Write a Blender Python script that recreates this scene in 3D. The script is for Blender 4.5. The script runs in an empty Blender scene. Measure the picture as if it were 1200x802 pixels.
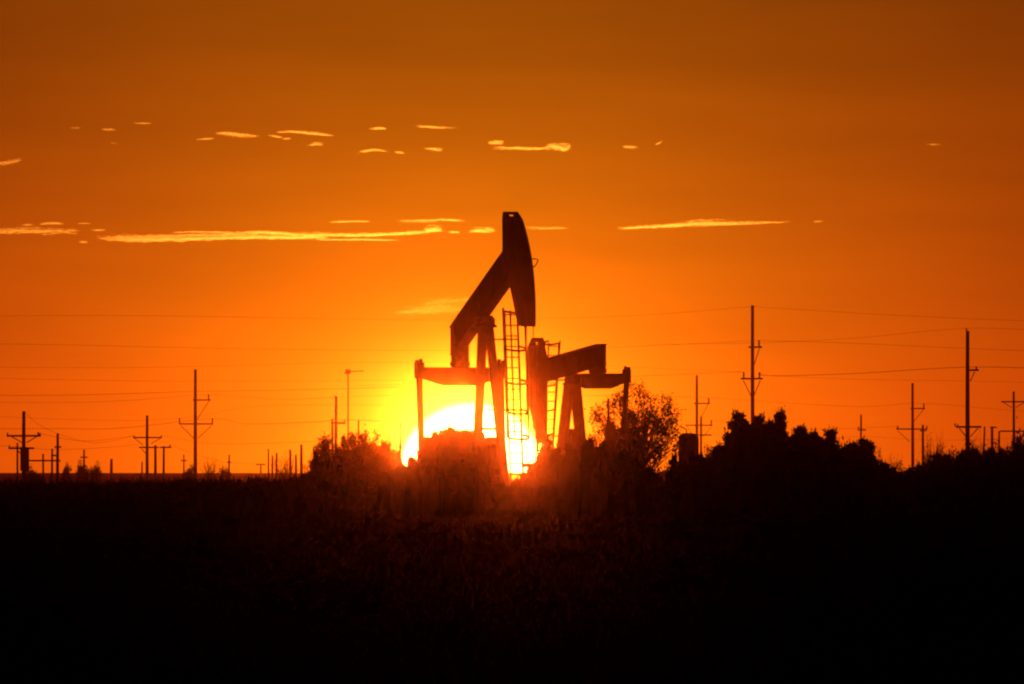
import bpy, bmesh, math, random
from math import radians as R, sin, cos, tan, pi, sqrt, exp
from mathutils import Vector, Matrix, noise

# ------------------------------------------------------------------ camera
scene = bpy.context.scene
K = 36.0 / 432.0 / 1200.0          # radians per photograph pixel
EYE = 1.7                          # eye height in metres
HORIZON = 553.0                    # eye level row in the photograph
cam_d = bpy.data.cameras.new('camera')
cam_d.sensor_width = 36.0
cam_d.lens = 432.0
cam_d.clip_start = 0.5
cam_d.clip_end = 120000.0
cam = bpy.data.objects.new('camera', cam_d)
scene.collection.objects.link(cam)
cam.location = (0, 0, EYE)
cam.rotation_euler = (R(90) + math.atan((HORIZON - 401.0) * K), 0, 0)
scene.camera = cam

# ------------------------------------------------------------------ light
SUN_AZ = (553.0 - 600.0) * K                 # to the right of +Y
SUN_EL = (HORIZON - 560.0) * K
SUN_RAD = 86.0 * K
SUN_E = 0.051                                 # sun lamp strength
HAZE_D = 1.0e-4
HAZE_G = 0.998
SKY_STRENGTH = 0.002
SUN_DIR = Vector((sin(SUN_AZ) * cos(SUN_EL), cos(SUN_AZ) * cos(SUN_EL), sin(SUN_EL)))

world = bpy.data.worlds.new('World')
scene.world = world
world.use_nodes = True
nt = world.node_tree
nt.nodes.clear()
N, L = nt.nodes, nt.links


def mth(op, a, b=None, c=None):
    n = N.new('ShaderNodeMath'); n.operation = op
    for i, v in enumerate((a, b, c)):
        if v is None: continue
        if isinstance(v, (int, float)): n.inputs[i].default_value = v
        else: L.new(v, n.inputs[i])
    return n.outputs[0]


tc = N.new('ShaderNodeTexCoord')
nrm = N.new('ShaderNodeVectorMath'); nrm.operation = 'NORMALIZE'
L.new(tc.outputs['Generated'], nrm.inputs[0])
sub = N.new('ShaderNodeVectorMath'); sub.operation = 'SUBTRACT'
L.new(nrm.outputs[0], sub.inputs[0]); sub.inputs[1].default_value = SUN_DIR
ln = N.new('ShaderNodeVectorMath'); ln.operation = 'LENGTH'
L.new(sub.outputs[0], ln.inputs[0])
half = mth('MULTIPLY', ln.outputs['Value'], 0.5)
ang = mth('MULTIPLY', mth('ARCSINE', half), 2 * 180 / pi)          # degrees from the sun
sep = N.new('ShaderNodeSeparateXYZ'); L.new(nrm.outputs[0], sep.inputs[0])
elev = mth('MAXIMUM', mth('MULTIPLY', mth('ARCSINE', sep.outputs['Z']), 180 / pi), 0.0)


def ex(x, s):
    return mth('EXPONENT', mth('MULTIPLY', x, -1.0 / s))


glow_r = mth('MULTIPLY', mth('ADD', mth('MULTIPLY', ex(ang, 3.06), 1.72), mth('MULTIPLY', ex(ang, .25), 4.0)), ex(elev, 2.25))
glow_g = mth('MULTIPLY', mth('ADD', mth('MULTIPLY', ex(ang, 3.06), .152), mth('ADD', mth('MULTIPLY', ex(ang, .90), .42), mth('MULTIPLY', ex(ang, .10), .8))), ex(elev, 4.75))
glow_b = mth('MULTIPLY', mth('ADD', mth('MULTIPLY', ex(ang, 3.5), .004), mth('MULTIPLY', ex(ang, .085), 1.2)), ex(elev, 6.0))
comb = N.new('ShaderNodeCombineColor')
for i, s in enumerate((glow_r, glow_g, glow_b)): L.new(s, comb.inputs[i])
# slow streaky unevenness of the evening air, laid out by direction
mp = N.new('ShaderNodeMapping'); mp.inputs['Scale'].default_value = (28, 28, 190)
L.new(nrm.outputs[0], mp.inputs['Vector'])
nz = N.new('ShaderNodeTexNoise'); nz.inputs['Scale'].default_value = 1.0; nz.inputs['Detail'].default_value = 5.0
L.new(mp.outputs[0], nz.inputs['Vector'])
mr = N.new('ShaderNodeMapRange'); mr.inputs['From Min'].default_value = .3; mr.inputs['From Max'].default_value = .7
mr.inputs['To Min'].default_value = .91; mr.inputs['To Max'].default_value = 1.09
L.new(nz.outputs['Fac'], mr.inputs['Value'])
bg1 = N.new('ShaderNodeBackground'); L.new(comb.outputs[0], bg1.inputs['Color']); L.new(mr.outputs[0], bg1.inputs['Strength'])
# the solar disc itself, soft at the limb
disc = N.new('ShaderNodeMapRange'); disc.interpolation_type = 'SMOOTHSTEP'
sr = math.degrees(SUN_RAD)
disc.inputs['From Min'].default_value = sr - .028; disc.inputs['From Max'].default_value = sr + .022
disc.inputs['To Min'].default_value = 1; disc.inputs['To Max'].default_value = 0
L.new(ang, disc.inputs['Value'])
bg2 = N.new('ShaderNodeBackground'); bg2.inputs['Color'].default_value = (1.0, .6, .33, 1)
L.new(mth('MULTIPLY', disc.outputs[0], 6.0), bg2.inputs['Strength'])
sky = N.new('ShaderNodeTexSky'); sky.sky_type = 'NISHITA'; sky.sun_disc = False
sky.sun_elevation = R(0.4); sky.sun_rotation = SUN_AZ
sky.air_density = 1.5; sky.dust_density = 6.0; sky.ozone_density = 1.0
bg3 = N.new('ShaderNodeBackground'); L.new(sky.outputs[0], bg3.inputs['Color']); bg3.inputs['Strength'].default_value = SKY_STRENGTH
a1 = N.new('ShaderNodeAddShader'); a2 = N.new('ShaderNodeAddShader'); wo = N.new('ShaderNodeOutputWorld')
L.new(bg1.outputs[0], a1.inputs[0]); L.new(bg2.outputs[0], a1.inputs[1])
L.new(a1.outputs[0], a2.inputs[0]); L.new(bg3.outputs[0], a2.inputs[1]); L.new(a2.outputs[0], wo.inputs['Surface'])

sun_d = bpy.data.lights.new('sun', 'SUN')
sun_d.energy = SUN_E; sun_d.angle = SUN_RAD * 2; sun_d.color = (1.0, .30, .02)
sun = bpy.data.objects.new('sun', sun_d); scene.collection.objects.link(sun)
sun.location = (0, 0, 60)
_lamp_dir = Vector((SUN_DIR.x, SUN_DIR.y, math.sin(R(.06))))
sun.rotation_euler = _lamp_dir.to_track_quat('Z', 'Y').to_euler()

vs = scene.view_settings
vs.view_transform = 'Standard'; vs.look = 'None'; vs.exposure = 0.0; vs.gamma = 1.0; vs.use_curve_mapping = False
scene.render.engine = 'CYCLES'
cy = scene.cycles
cy.use_denoising = True
cy.max_bounces = 6; cy.volume_bounces = 0; cy.transparent_max_bounces = 16
cy.pixel_filter_type = 'BLACKMAN_HARRIS'; cy.filter_width = 2.2
cy.sample_clamp_indirect = 4.0

# ------------------------------------------------------------------ helpers
C = scene.collection
rng = random.Random(11)


def W(px, py, d):
    """the place seen at a photograph pixel, d metres out"""
    return Vector(((px - 600.0) * K * d, d, EYE + (HORIZON - py) * K * d))


class MB:
    def __init__(self): self.v, self.f = [], []

    def add(self, vs_, fs_):
        o = len(self.v); self.v += [tuple(p) for p in vs_]; self.f += [tuple(i + o for i in f) for f in fs_]

    def box(self, c, s, M=None):
        x, y, z = (k / 2 for k in s); c = Vector(c)
        p = [Vector((a, b, d)) for a in (-x, x) for b in (-y, y) for d in (-z, z)]
        if M is not None: p = [M @ q for q in p]
        self.add([q + c for q in p], [(0, 1, 3, 2), (4, 6, 7, 5), (0, 4, 5, 1), (2, 3, 7, 6), (0, 2, 6, 4), (1, 5, 7, 3)])

    def bar(self, a, b, w, h, up=(0, 0, 1)):
        a, b = Vector(a), Vector(b); d = (b - a).normalized(); u = Vector(up)
        if abs(d.dot(u)) > .98: u = Vector((1, 0, 0))
        s = d.cross(u).normalized(); t = s.cross(d)
        q = [e + s * (i * w / 2) + t * (j * h / 2) for e in (a, b) for i, j in ((-1, -1), (1, -1), (1, 1), (-1, 1))]
        self.add(q, [(3, 2, 1, 0), (4, 5, 6, 7), (0, 1, 5, 4), (1, 2, 6, 5), (2, 3, 7, 6), (3, 0, 4, 7)])

    def tube(self, pts, rad, n=8, cap=True):
        pts = [Vector(p) for p in pts]; m = len(pts)
        if not isinstance(rad, (list, tuple)): rad = [rad] * m
        o = len(self.v); ref = None
        for i, p in enumerate(pts):
            d = (pts[min(i + 1, m - 1)] - pts[max(i - 1, 0)])
            d = d.normalized() if d.length > 1e-9 else Vector((0, 0, 1))
            if ref is None: ref = Vector((1, 0, 0)) if abs(d.x) < .9 else Vector((0, 1, 0))
            s = (ref - d * ref.dot(d)).normalized(); t = d.cross(s); ref = s
            for k in range(n):
                a = 2 * pi * k / n
                self.v.append(tuple(p + (s * cos(a) + t * sin(a)) * rad[i]))
        for i in range(m - 1):
            for k in range(n):
                k2 = (k + 1) % n
                self.f.append((o + i * n + k, o + i * n + k2, o + (i + 1) * n + k2, o + (i + 1) * n + k))
        if cap:
            self.f.append(tuple(o + k for k in range(n))[::-1]); self.f.append(tuple(o + (m - 1) * n + k for k in range(n)))

    def prism(self, prof, w0, w1):
        """profile in (u, z) pushed from w0 to w1 along the local y axis"""
        n = len(prof); o = len(self.v)
        self.v += [(u, w0, z) for u, z in prof] + [(u, w1, z) for u, z in prof]
        self.f += [tuple(o + i for i in range(n)), tuple(o + n + i for i in range(n))[::-1]]
        for i in range(n):
            j = (i + 1) % n
            self.f.append((o + i, o + n + i, o + n + j, o + j))

    def lathe(self, prof, c=(0, 0, 0), n=20):
        c = Vector(c); o = len(self.v)
        for r, z in prof:
            for k in range(n):
                a = 2 * pi * k / n; self.v.append((c.x + r * cos(a), c.y + r * sin(a), c.z + z))
        for i in range(len(prof) - 1):
            for k in range(n):
                k2 = (k + 1) % n
                self.f.append((o + i * n + k, o + i * n + k2, o + (i + 1) * n + k2, o + (i + 1) * n + k))
        self.f.append(tuple(o + k for k in range(n))[::-1]); self.f.append(tuple(o + (len(prof) - 1) * n + k for k in range(n)))

    def mesh(self, name, mat):
        me = bpy.data.meshes.new(name); me.from_pydata(self.v, [], self.f); me.validate()
        if mat: me.materials.append(mat)
        bm = bmesh.new(); bm.from_mesh(me)
        if len(bm.faces) < 4000: bmesh.ops.recalc_face_normals(bm, faces=bm.faces)
        bm.to_mesh(me); bm.free(); me.update()
        return me

    def build(self, name, mat, parent=None, bevel=0.0, smooth=False):
        me = self.mesh(name, mat)
        if smooth:
            for p in me.polygons: p.use_smooth = True
        o = bpy.data.objects.new(name, me); C.objects.link(o)
        if parent: o.parent = parent
        if bevel:
            m = o.modifiers.new('edge', 'BEVEL'); m.width = bevel; m.segments = 2; m.limit_method = 'ANGLE'
        return o


def tag(o, label=None, cat=None, group=None, kind=None):
    if label: o['label'] = label
    if cat: o['category'] = cat
    if group: o['group'] = group
    if kind: o['kind'] = kind
    return o


def empty(name, loc, rz=0.0):
    o = bpy.data.objects.new(name, None); C.objects.link(o)
    o.location = loc; o.rotation_euler = (0, 0, rz); o.empty_display_size = .3
    return o


def link_mesh(name, me, parent):
    o = bpy.data.objects.new(name, me); C.objects.link(o); o.parent = parent
    return o


# ------------------------------------------------------------------ materials
def mat(name, c1, c2, scale=3.0, rough=.7, metal=0.0, bump=0.0, transl=0.0, stretch=(1, 1, 1), spec=.3):
    m = bpy.data.materials.new(name); m.use_nodes = True
    t = m.node_tree; b = t.nodes['Principled BSDF']
    co = t.nodes.new('ShaderNodeTexCoord'); mp_ = t.nodes.new('ShaderNodeMapping'); mp_.inputs['Scale'].default_value = stretch
    t.links.new(co.outputs['Object'], mp_.inputs[0])
    n = t.nodes.new('ShaderNodeTexNoise'); n.inputs['Scale'].default_value = scale; n.inputs['Detail'].default_value = 6
    t.links.new(mp_.outputs[0], n.inputs['Vector'])
    r = t.nodes.new('ShaderNodeValToRGB')
    r.color_ramp.elements[0].color = (*c1, 1); r.color_ramp.elements[1].color = (*c2, 1)
    r.color_ramp.elements[0].position = .35; r.color_ramp.elements[1].position = .68
    t.links.new(n.outputs['Fac'], r.inputs[0]); t.links.new(r.outputs[0], b.inputs['Base Color'])
    b.inputs['Roughness'].default_value = rough; b.inputs['Metallic'].default_value = metal
    b.inputs['Specular IOR Level'].default_value = spec
    if bump:
        bp = t.nodes.new('ShaderNodeBump'); bp.inputs['Strength'].default_value = bump; bp.inputs['Distance'].default_value = .02
        t.links.new(n.outputs['Fac'], bp.inputs['Height']); t.links.new(bp.outputs[0], b.inputs['Normal'])
    if transl:
        tr = t.nodes.new('ShaderNodeBsdfTranslucent'); t.links.new(r.outputs[0], tr.inputs[0])
        mx = t.nodes.new('ShaderNodeMixShader'); mx.inputs[0].default_value = transl
        t.links.new(b.outputs[0], mx.inputs[1]); t.links.new(tr.outputs[0], mx.inputs[2])
        t.links.new(mx.outputs[0], t.nodes['Material Output'].inputs['Surface'])
    return m


M_steel = mat('painted_steel', (.035, .032, .03), (.075, .05, .036), 2.2, .75, 0.0, .15)
M_rust = mat('rusty_steel', (.06, .03, .018), (.11, .055, .03), 4.0, .85, 0.0, .3)
M_gear = mat('greasy_iron', (.02, .02, .02), (.05, .042, .035), 5.0, .6, .2, .1)
M_cable = mat('wire_rope', (.05, .05, .05), (.09, .085, .08), 20, .6, .5)
M_wire = mat('aged_conductor', (.08, .075, .07), (.12, .115, .11), 8, .7, .3)
M_wood = mat('weathered_pole_wood', (.06, .042, .03), (.13, .095, .07), 3.0, .9, 0, .3, stretch=(6, 6, .4))
M_porc = mat('glazed_insulator', (.10, .07, .055), (.16, .12, .1), 6, .35)
M_conc = mat('concrete', (.22, .21, .2), (.33, .31, .29), 3, .95, 0, .2)
M_tank = mat('tank_paint', (.06, .055, .05), (.1, .085, .07), 1.5, .7, 0, .1)
M_leaf = mat('leaf', (.035, .05, .018), (.07, .08, .03), 1.6, 1.0, 0, 0, .02, spec=0.0)
M_juniper = mat('juniper_foliage', (.02, .032, .014), (.045, .06, .026), 1.8, 1.0, 0, 0, .01, spec=0.0)
M_bark = mat('bark', (.05, .04, .032), (.1, .08, .062), 8, 1.0, 0, .4, spec=0.0)
M_ground = mat('dry_earth', (.035, .028, .02), (.07, .054, .036), .12, 1.0, 0, .2, spec=.0)
M_grass = mat('dry_grass', (.07, .05, .025), (.13, .095, .045), .3, 1.0, 0, 0, .1, spec=0.0)

# ------------------------------------------------------------------ ground
def ground_z(x, y):
    d = sqrt(x * x + y * y)
    z = .34 * noise.noise(Vector((x / 38.0, y / 60.0, 3.1))) + .12 * noise.noise(Vector((x / 9.0, y / 14.0, 7.7)))
    z *= max(0.0, min(1.0, (2300 - d) / 1200)) * min(1.0, d / 40)
    z += 1.38 * exp(-((y - 335) / 75.0) ** 2) * (1 + .18 * noise.noise(Vector((x / 11.0, 2.2, 0)))) * max(0.0, min(1.0, (-x / max(y, 1) - .0095) / .008))      # a low swell across the field
    t = max(0.0, min(1.0, (d - 1400) / 1000))
    z += t * t * (3 - 2 * t) * (1.6 + .45 * noise.noise(Vector((x / 160.0, y / 900.0, 5.5))))     # the land rises faintly far out
    # the field lies a little higher on the right, beyond the pumping units
    if 250 < y < 1500:
        t = max(0.0, min(1.0, (x / y - .008) / .02)); s = sin(pi * (y - 250) / 1250)
        z += .35 * t * s
    return z


def axis_steps(near, fine, far, growth):
    out = [0.0]; s = fine
    while out[-1] < far:
        if out[-1] > near: s *= growth
        out.append(out[-1] + s)
    out[-1] = far
    return out


FAR = 2600.0
xs = axis_steps(60, 1.5, FAR, 1.13); xs = [-v for v in xs[:0:-1]] + xs
ys_f = axis_steps(700, 4.0, FAR, 1.06); ys_b = axis_steps(20, 6.0, FAR, 1.25)
ys = [-v for v in ys_b[:0:-1]] + ys_f
g = MB()
g.v = [(x, y, ground_z(x, y)) for y in ys for x in xs]
nx = len(xs)
g.f = [(j * nx + i, j * nx + i + 1, (j + 1) * nx + i + 1, (j + 1) * nx + i) for j in range(len(ys) - 1) for i in range(nx - 1)]
gr = g.build('ground', M_ground, smooth=True)
tag(gr, 'flat dark field of dry earth running out to the horizon', 'ground', kind='structure')

# ------------------------------------------------------------------ pumping units
def rot2(p, a): return (p[0] * cos(a) - p[1] * sin(a), p[0] * sin(a) + p[1] * cos(a))


def pumpjack(origin_px, dist, facing, cosv, pitch, head_lo, head_hi, label, P):
    """local x points along the beam towards the horse head, y across, z up; origin at the beam pivot level"""
    o = W(origin_px[0], origin_px[1], dist)
    base_z = ground_z(o.x, o.y)
    H = o.z - base_z                                     # pivot height over the ground
    yaw = math.acos(cosv)                                # beam turned away from the image plane
    rz = -yaw if facing > 0 else pi + yaw                # head towards the viewer's side
    root = empty('pumpjack', (o.x, o.y, base_z), rz)
    tag(root, label, 'pumpjack')
    Z = lambda z: z + H
    S = P['s']; hw = P['hw']
    Rr = P['R']
    th = pitch
    # --- walking beam: a deep I-section
    top, bot = P['beam_top'], P['beam_bot']
    tail, nose = -P['tail'], P['nose']
    def bp(u, v): q = rot2((u, v), th); return (q[0], Z(q[1]))
    tl = P['tail_cut']; b = MB(); b.prism([bp(tail - tl, bot + .05), bp(nose, bot + .05), bp(nose, top - .05), bp(tail, top - .05)], -hw * .85, hw * .85)
    beam = b.build('walking_beam', M_steel, root)
    for v0, v1, q_ in ((top - .06, top, 0), (bot, bot + .06, tl)):
        f = MB(); f.prism([bp(tail - q_, v0), bp(nose, v0), bp(nose, v1), bp(tail - q_, v1)], -hw, hw); f.build('flange', M_steel, beam, .006)
    for k in range(5):
        u = tail + .25 + k * (nose - tail - .9) / 4
        s_ = MB(); s_.prism([bp(u, bot + .061), bp(u + .03, bot + .061), bp(u + .03, top - .061), bp(u, top - .061)], -hw * .95, hw * .95)
        s_.build('stiffener', M_steel, beam)
    # --- horse head
    hp = P['head_profile']
    arc = []
    n = 18
    for i in range(n + 1):
        a = head_hi + (head_lo - head_hi) * i / n
        arc.append((Rr * cos(a), P['arc_z'] + Rr * sin(a)))
    h = MB(); h.prism([(u, Z(z)) for u, z in hp['back'] + arc], -hw, hw)
    head = h.build('horse_head', M_steel, root, .02)
    # rolled wireline rims on the curved face
    for s in (-1, 1):
        rim = MB(); rim.tube([((Rr + .015) * cos(a_), s * hw * .86, Z(P['arc_z'] + (Rr + .015) * sin(a_))) for a_ in [head_hi + (head_lo - head_hi) * i / 24 for i in range(25)]], .035, 6)
        rim.build('wireline_rim', M_steel, head)
    # hollow cap with an open slot at the top of the head
    (b0, b1, t0, t1, z0, z1, sl_w, sl_z0, sl_z1) = hp['cap']
    cap = MB()
    ub = lambda z, a_, c_: a_ + (c_ - a_) * (z - z0) / (z1 - z0)
    def slab(za, zb, w0, w1): cap.prism([(ub(za, b0, t0), Z(za)), (ub(za, b1, t1), Z(za)), (ub(zb, b1, t1), Z(zb)), (ub(zb, b0, t0), Z(zb))], w0, w1)
    slab(z0 + .002, sl_z0, -hw, hw); slab(sl_z1, z1, -hw * .97, hw * .97)
    slab(sl_z0, sl_z1, -hw, -sl_w); slab(sl_z0, sl_z1, sl_w, hw)
    cap.build('head_cap', M_steel, head)
    if hp.get('loop'):
        a_ = hp['loop']; q = Vector((Rr * cos(a_), 0, Z(P['arc_z'] + Rr * sin(a_))))
        lp = MB(); lp.tube([q + Vector((-.05, hw * .6, 0)), q + Vector((.2, hw + .06, 0)), q + Vector((.28, hw + .16, -.03)), q + Vector((.22, hw + .1, -.22)), q + Vector((.12, hw * .7, -.40)), q + Vector((-.02, hw * .5, -.46))], .022, 6)
        lp.build('lifting_loop', M_steel, head)
    # --- saddle bearing and samson post
    pivot = P['pivot_z']
    sb = MB(); sb.tube([(0, -hw - .12, Z(pivot)), (0, hw + .12, Z(pivot))], .17, 14); sb.box((0, 0, Z(pivot - .17)), (.62, hw * 2 + .2, .12)); sb.box((0, 0, Z(pivot + .12)), (.7, hw * 1.7, .2))
    sb.build('saddle_bearing', M_gear, root, .01)
    post = empty('samson_post', (0, 0, 0)); post.parent = root
    ztop = pivot - .23
    feet = []
    for (fu, fw) in P['feet']:
        tx, ty = (.12 if fu > 0 else -.14), P['leg_top'] * (0 if fw == 0 else (1 if fw > 0 else -1))
        a = Vector((fu, fw, .55)); t = Vector((tx, ty, Z(ztop)))
        lg = MB(); lg.bar(a, t, P['leg_w'], P['leg_w'] * .9, (0, 1, 0)); lg.build('leg', M_steel, post, .008)
        feet.append((a, t))
    pl = MB(); pl.box((0, 0, Z(ztop) + .03), (.75, hw * 2 + .25, .08)); pl.build('top_plate', M_steel, post)
    for (i, j) in ((0, 1),):
        for fr in (.2, .42):
            a = feet[i][0].lerp(feet[i][1], fr); c = feet[j][0].lerp(feet[j][1], fr)
            br = MB(); br.bar(a, c, .07, .1); br.build('cross_brace', M_steel, post)
    for i, j in ((0, 2), (1, 2)):
        a = feet[i][0].lerp(feet[i][1], .12); c = feet[j][0].lerp(feet[j][1], .12)
        br = MB(); br.bar(a, c, .07, .09); br.build('cross_brace', M_steel, post)
    # --- tail bearing and equalizer
    tq = rot2((tail + .45, bot), th)
    eu, ez = P['eq']; EL = P['eq_half']
    tb = MB(); tb.box((eu + .02, 0, Z((tq[1] + ez + .37) / 2 + .02)), (.5, hw * 2.3, max(.1, tq[1] - ez - .37 + .18)))
    tb.tube([(eu - .3, 0, Z(ez + .45)), (eu + .3, 0, Z(ez + .45))], .14, 12)
    tb.box((eu, 0, Z(ez + .47)), (.66, hw * 2.4, .16))
    tb.build('tail_bearing', M_gear, root, .01)
    prof = [(-EL, ez + .34), (EL, ez + .34), (EL, ez - .06), (EL * .42, ez - .36), (-EL * .42, ez - .36), (-EL, ez - .06)]
    e = MB(); vv = [(eu - .19, y, Z(z)) for y, z in prof] + [(eu + .19, y, Z(z)) for y, z in prof]; m = len(prof)
    e.add(vv, [tuple(range(m)), tuple(range(2 * m - 1, m - 1, -1))] + [(i, (i + 1) % m, (i + 1) % m + m, i + m) for i in range(m)])
    eq = e.build('equalizer', M_steel, root, .01)
    # --- gearbox, cranks, pitmans
    su, sz = P['shaft']; ca = P['crank_angle']; cl = P['crank_len']
    pin = (su + cl * cos(ca), sz + cl * sin(ca))
    for s in (-1, 1):
        y = s * (EL + .02)
        a = MB(); a.bar((eu, y, Z(ez + .02)), (pin[0], y, Z(pin[1])), .2, .2, (1, 0, 0))
        pm = a.build('pitman_arm', M_steel, root, .008)
        e2 = MB(); e2.box((eu, y, Z(ez + .22)), (.36, .3, .62)); e2.box((eu, y - s * .06, Z(ez + .6)), (.16, .1, .14)); e2.box((eu, y + s * .1, Z(ez + .58)), (.2, .1, .1))
        e2.build('bearing_block', M_gear, pm, .012)
        pb = MB(); pb.tube([(pin[0], y - .16, Z(pin[1])), (pin[0], y + .16, Z(pin[1]))], .2, 14); pb.build('crank_pin_bearing', M_gear, pm)
        yc = s * (EL - .32)
        cr = MB(); d = Vector((cos(ca), 0, sin(ca))); p0 = Vector((su, yc, Z(sz)))
        cr.bar(p0 - d * .35, p0 + d * (cl + .5), .2, .52, (0, 1, 0)); ck = cr.build('crank', M_steel, root, .015)
        nrm_ = Vector((-d.z, 0, d.x))
        for sg in (-1, 1):
            cw = MB(); pp = p0 + d * (cl * .55) + nrm_ * (sg * .52)
            cw.bar(pp - d * .62, pp + d * .62, .3, .58, (0, 1, 0)); cw.build('counterweight', M_gear, ck, .06)
    gb = MB(); gb.prism([(su - .85, Z(sz - .75)), (su + .95, Z(sz - .75)), (su + .95, Z(sz + .05)), (su + .55, Z(sz + .55)), (su - .35, Z(sz + .62)), (su - .85, Z(sz + .15))], -.78, .78)
    gb.tube([(su, -EL + .1, Z(sz)), (su, EL - .1, Z(sz))], .16, 14)
    gb.build('gearbox', M_gear, root, .05)
    pd = MB(); pd.prism([(su - 1.0, .55), (su + 1.1, .55), (su + .9, Z(sz - .75)), (su - .8, Z(sz - .75))], -.65, .65); pd.build('gearbox_pedestal', M_steel, root, .01)
    mo = MB(); mo.tube([(su - 2.1, -.45, 1.25), (su - 2.1, .45, 1.25)], .36, 16); mo.box((su - 2.1, 0, .75), (.8, .8, .4)); mo.tube([(su - 2.1, .5, 1.25), (su - 2.1, .62, 1.25)], .3, 16)
    mo.build('electric_motor', M_gear, root)
    bg = MB(); bg.bar((su - 1.0, .86, Z(sz) - .1), (su - 2.1, .56, 1.4), .08, .8, (0, 0, 1)); bg.build('belt_guard', M_steel, root, .02)
    for s in (-1, 1):
        sk = MB(); sk.box((-.9, s * .72, .4), (7.2, .2, .3)); sk.build('skid_beam', M_steel, root, .01)
    cp = MB(); cp.box((-.9, 0, .06), (7.8, 2.4, .38)); cp.build('concrete_pad', M_conc, root, .02)
    # --- caged ladder beside the post
    lad = empty('ladder', (0, 0, 0)); lad.parent = root
    (lu0, lw0), (lu1, lw1), lz0, lz1 = P['ladder']
    lp_ = lambda t: Vector((lu0 + (lu1 - lu0) * t, lw0 + (lw1 - lw0) * t, Z(lz0 + (lz1 - lz0) * t)))
    rw = P['rung_half']
    off = Vector((0, rw, 0))
    for s in (-1, 1):
        r_ = MB(); r_.tube([lp_(0) + off * s, lp_(1) + off * s], .042 if s > 0 else .034, 6); r_.build('rail', M_steel, lad)
    nr = int((lz1 - lz0) / .40)
    rung = MB(); rung.tube([-off, off], .027, 6); rung_me = rung.mesh('rung', M_steel)
    for k in range(nr):
        q = link_mesh('rung', rung_me, lad); q.location = lp_((k + .6) / nr)
    cr_ = P['cage_r']; cdir = P['cage_dir']
    hoop = MB()
    ring = [Vector((cdir * (cr_ * .72 + cr_ * cos(a)), cr_ * 1.12 * sin(a), -.10 * cos(a) * cdir)) for a in [-2.45 + 4.9 * i / 26 for i in range(27)]]
    for i in range(26): hoop.bar(ring[i], ring[i + 1], .014, .085)
    hoop_me = hoop.mesh('cage_hoop', M_steel)
    for t in P['hoops']:
        q = link_mesh('cage_hoop', hoop_me, lad); q.location = lp_(t)
    for a in (-1.5, -.6, 1.5):
        d_ = Vector((cdir * (cr_ * .72 + cr_ * cos(a)), cr_ * 1.12 * sin(a), 0))
        st = MB(); st.bar(lp_(P['hoops'][0]) + d_, lp_(P['hoops'][-1]) + d_, .06, .03); st.build('cage_strap', M_steel, lad)
    for t, tz in P['stays']:
        q = lp_(t); near = Vector((0, .0, q.z)); sg = 1 if lw1 > 0 else -1
        st = MB(); st.bar((.05, sg * .1, q.z), q + off * sg, .05, .06); st.build('stay', M_steel, lad)
    # --- bridle, carrier bar, polished rod, wellhead
    bu = Rr + .02
    zb = P['carrier_z']
    for s in (-1, 1):
        cbl = MB(); cbl.tube([(bu, s * hw * .55, Z(P['arc_z'])), (bu, s * hw * .55, Z(zb))], .018, 6); cbl.build('bridle_cable', M_cable, root)
    cb = MB(); cb.box((bu, 0, Z(zb)), (.2, .62, .16)); cb.build('carrier_bar', M_gear, root, .01)
    prd = MB(); prd.tube([(bu, 0, 1.2), (bu, 0, Z(zb))], .022, 8); prd.build('polished_rod', M_cable, root)
    whd = MB(); whd.lathe([(.3, 0), (.3, .25), (.16, .26), (.16, .7), (.22, .7), (.22, .82), (.1, .84), (.1, 1.25), (.05, 1.3)], (bu, 0, 0), 16)
    whd.tube([(bu, 0, .55), (bu, .7, .55), (bu, .9, .3), (bu, .9, .02)], .06, 8)
    whd.build('wellhead', M_gear, root)
    return root


PA = dict(s=1.0, hw=.25, R=5.1, arc_z=-.35, beam_top=.73, beam_bot=-.32, tail=3.42, tail_cut=.42, nose=3.75, pivot_z=-.62,
          feet=[(.75, .66), (.75, -.66), (-1.2, 0)], leg_w=.30, leg_top=.14,
          head_profile=dict(back=[(4.43, -.84), (3.56, .63), (2.69, 2.05), (2.66, 3.22)], cap=(2.66, 3.72, 2.74, 3.1, 3.22, 3.57, .2, 3.385, 3.46), loop=R(24)),
          eq=(-2.85, -2.72), eq_half=1.66, shaft=(-2.75, -5.45), crank_angle=R(-78), crank_len=1.2,
          ladder=((.95, 1.0), (.45, .92), -7.2, -.20), rung_half=.26, cage_r=.40, cage_dir=1.0, hoops=(.30, .44, .605, .79, 1.0), stays=((.84, 0), (.45, 0)), carrier_z=-6.2)
# the ladder runs from low (first point) to high (second point)
pumpjack((568, 358), 476.0, 1, .34, R(25), R(-6), R(44.4), 'tall pumpjack with its horse head raised high above the setting sun', PA)

PB = dict(s=1.0, hw=.27, R=5.0, arc_z=0.0, beam_top=.68, beam_bot=-.28, tail=3.55, tail_cut=-.1, nose=3.9, pivot_z=-.60,
          feet=[(.3, .74), (.3, -.74), (-1.7, 0)], leg_w=.42, leg_top=.16,
          head_profile=dict(back=[(3.82, -3.5), (3.78, .39), (4.08, .86)], cap=(4.08, 4.92, 4.26, 4.45, .86, 1.28, .15, .95, 1.08), loop=R(1)),
          eq=(-3.0, -.62), eq_half=1.40, shaft=(-2.1, -4.3), crank_angle=R(115), crank_len=1.1,
          ladder=((1.1, -1.0), (.5, -.75), -6.0, 1.10), rung_half=.25, cage_r=.36, cage_dir=1.0, hoops=(.30, .42, .575, .735, 1.0), stays=((.76, 0), (.4, 0)), carrier_z=-5.4)
pumpjack((672, 430), 560.0, -1, .377, R(-6.6), R(-44), R(10), 'smaller pumpjack with its horse head lowered, right of the setting sun', PB)

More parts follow.
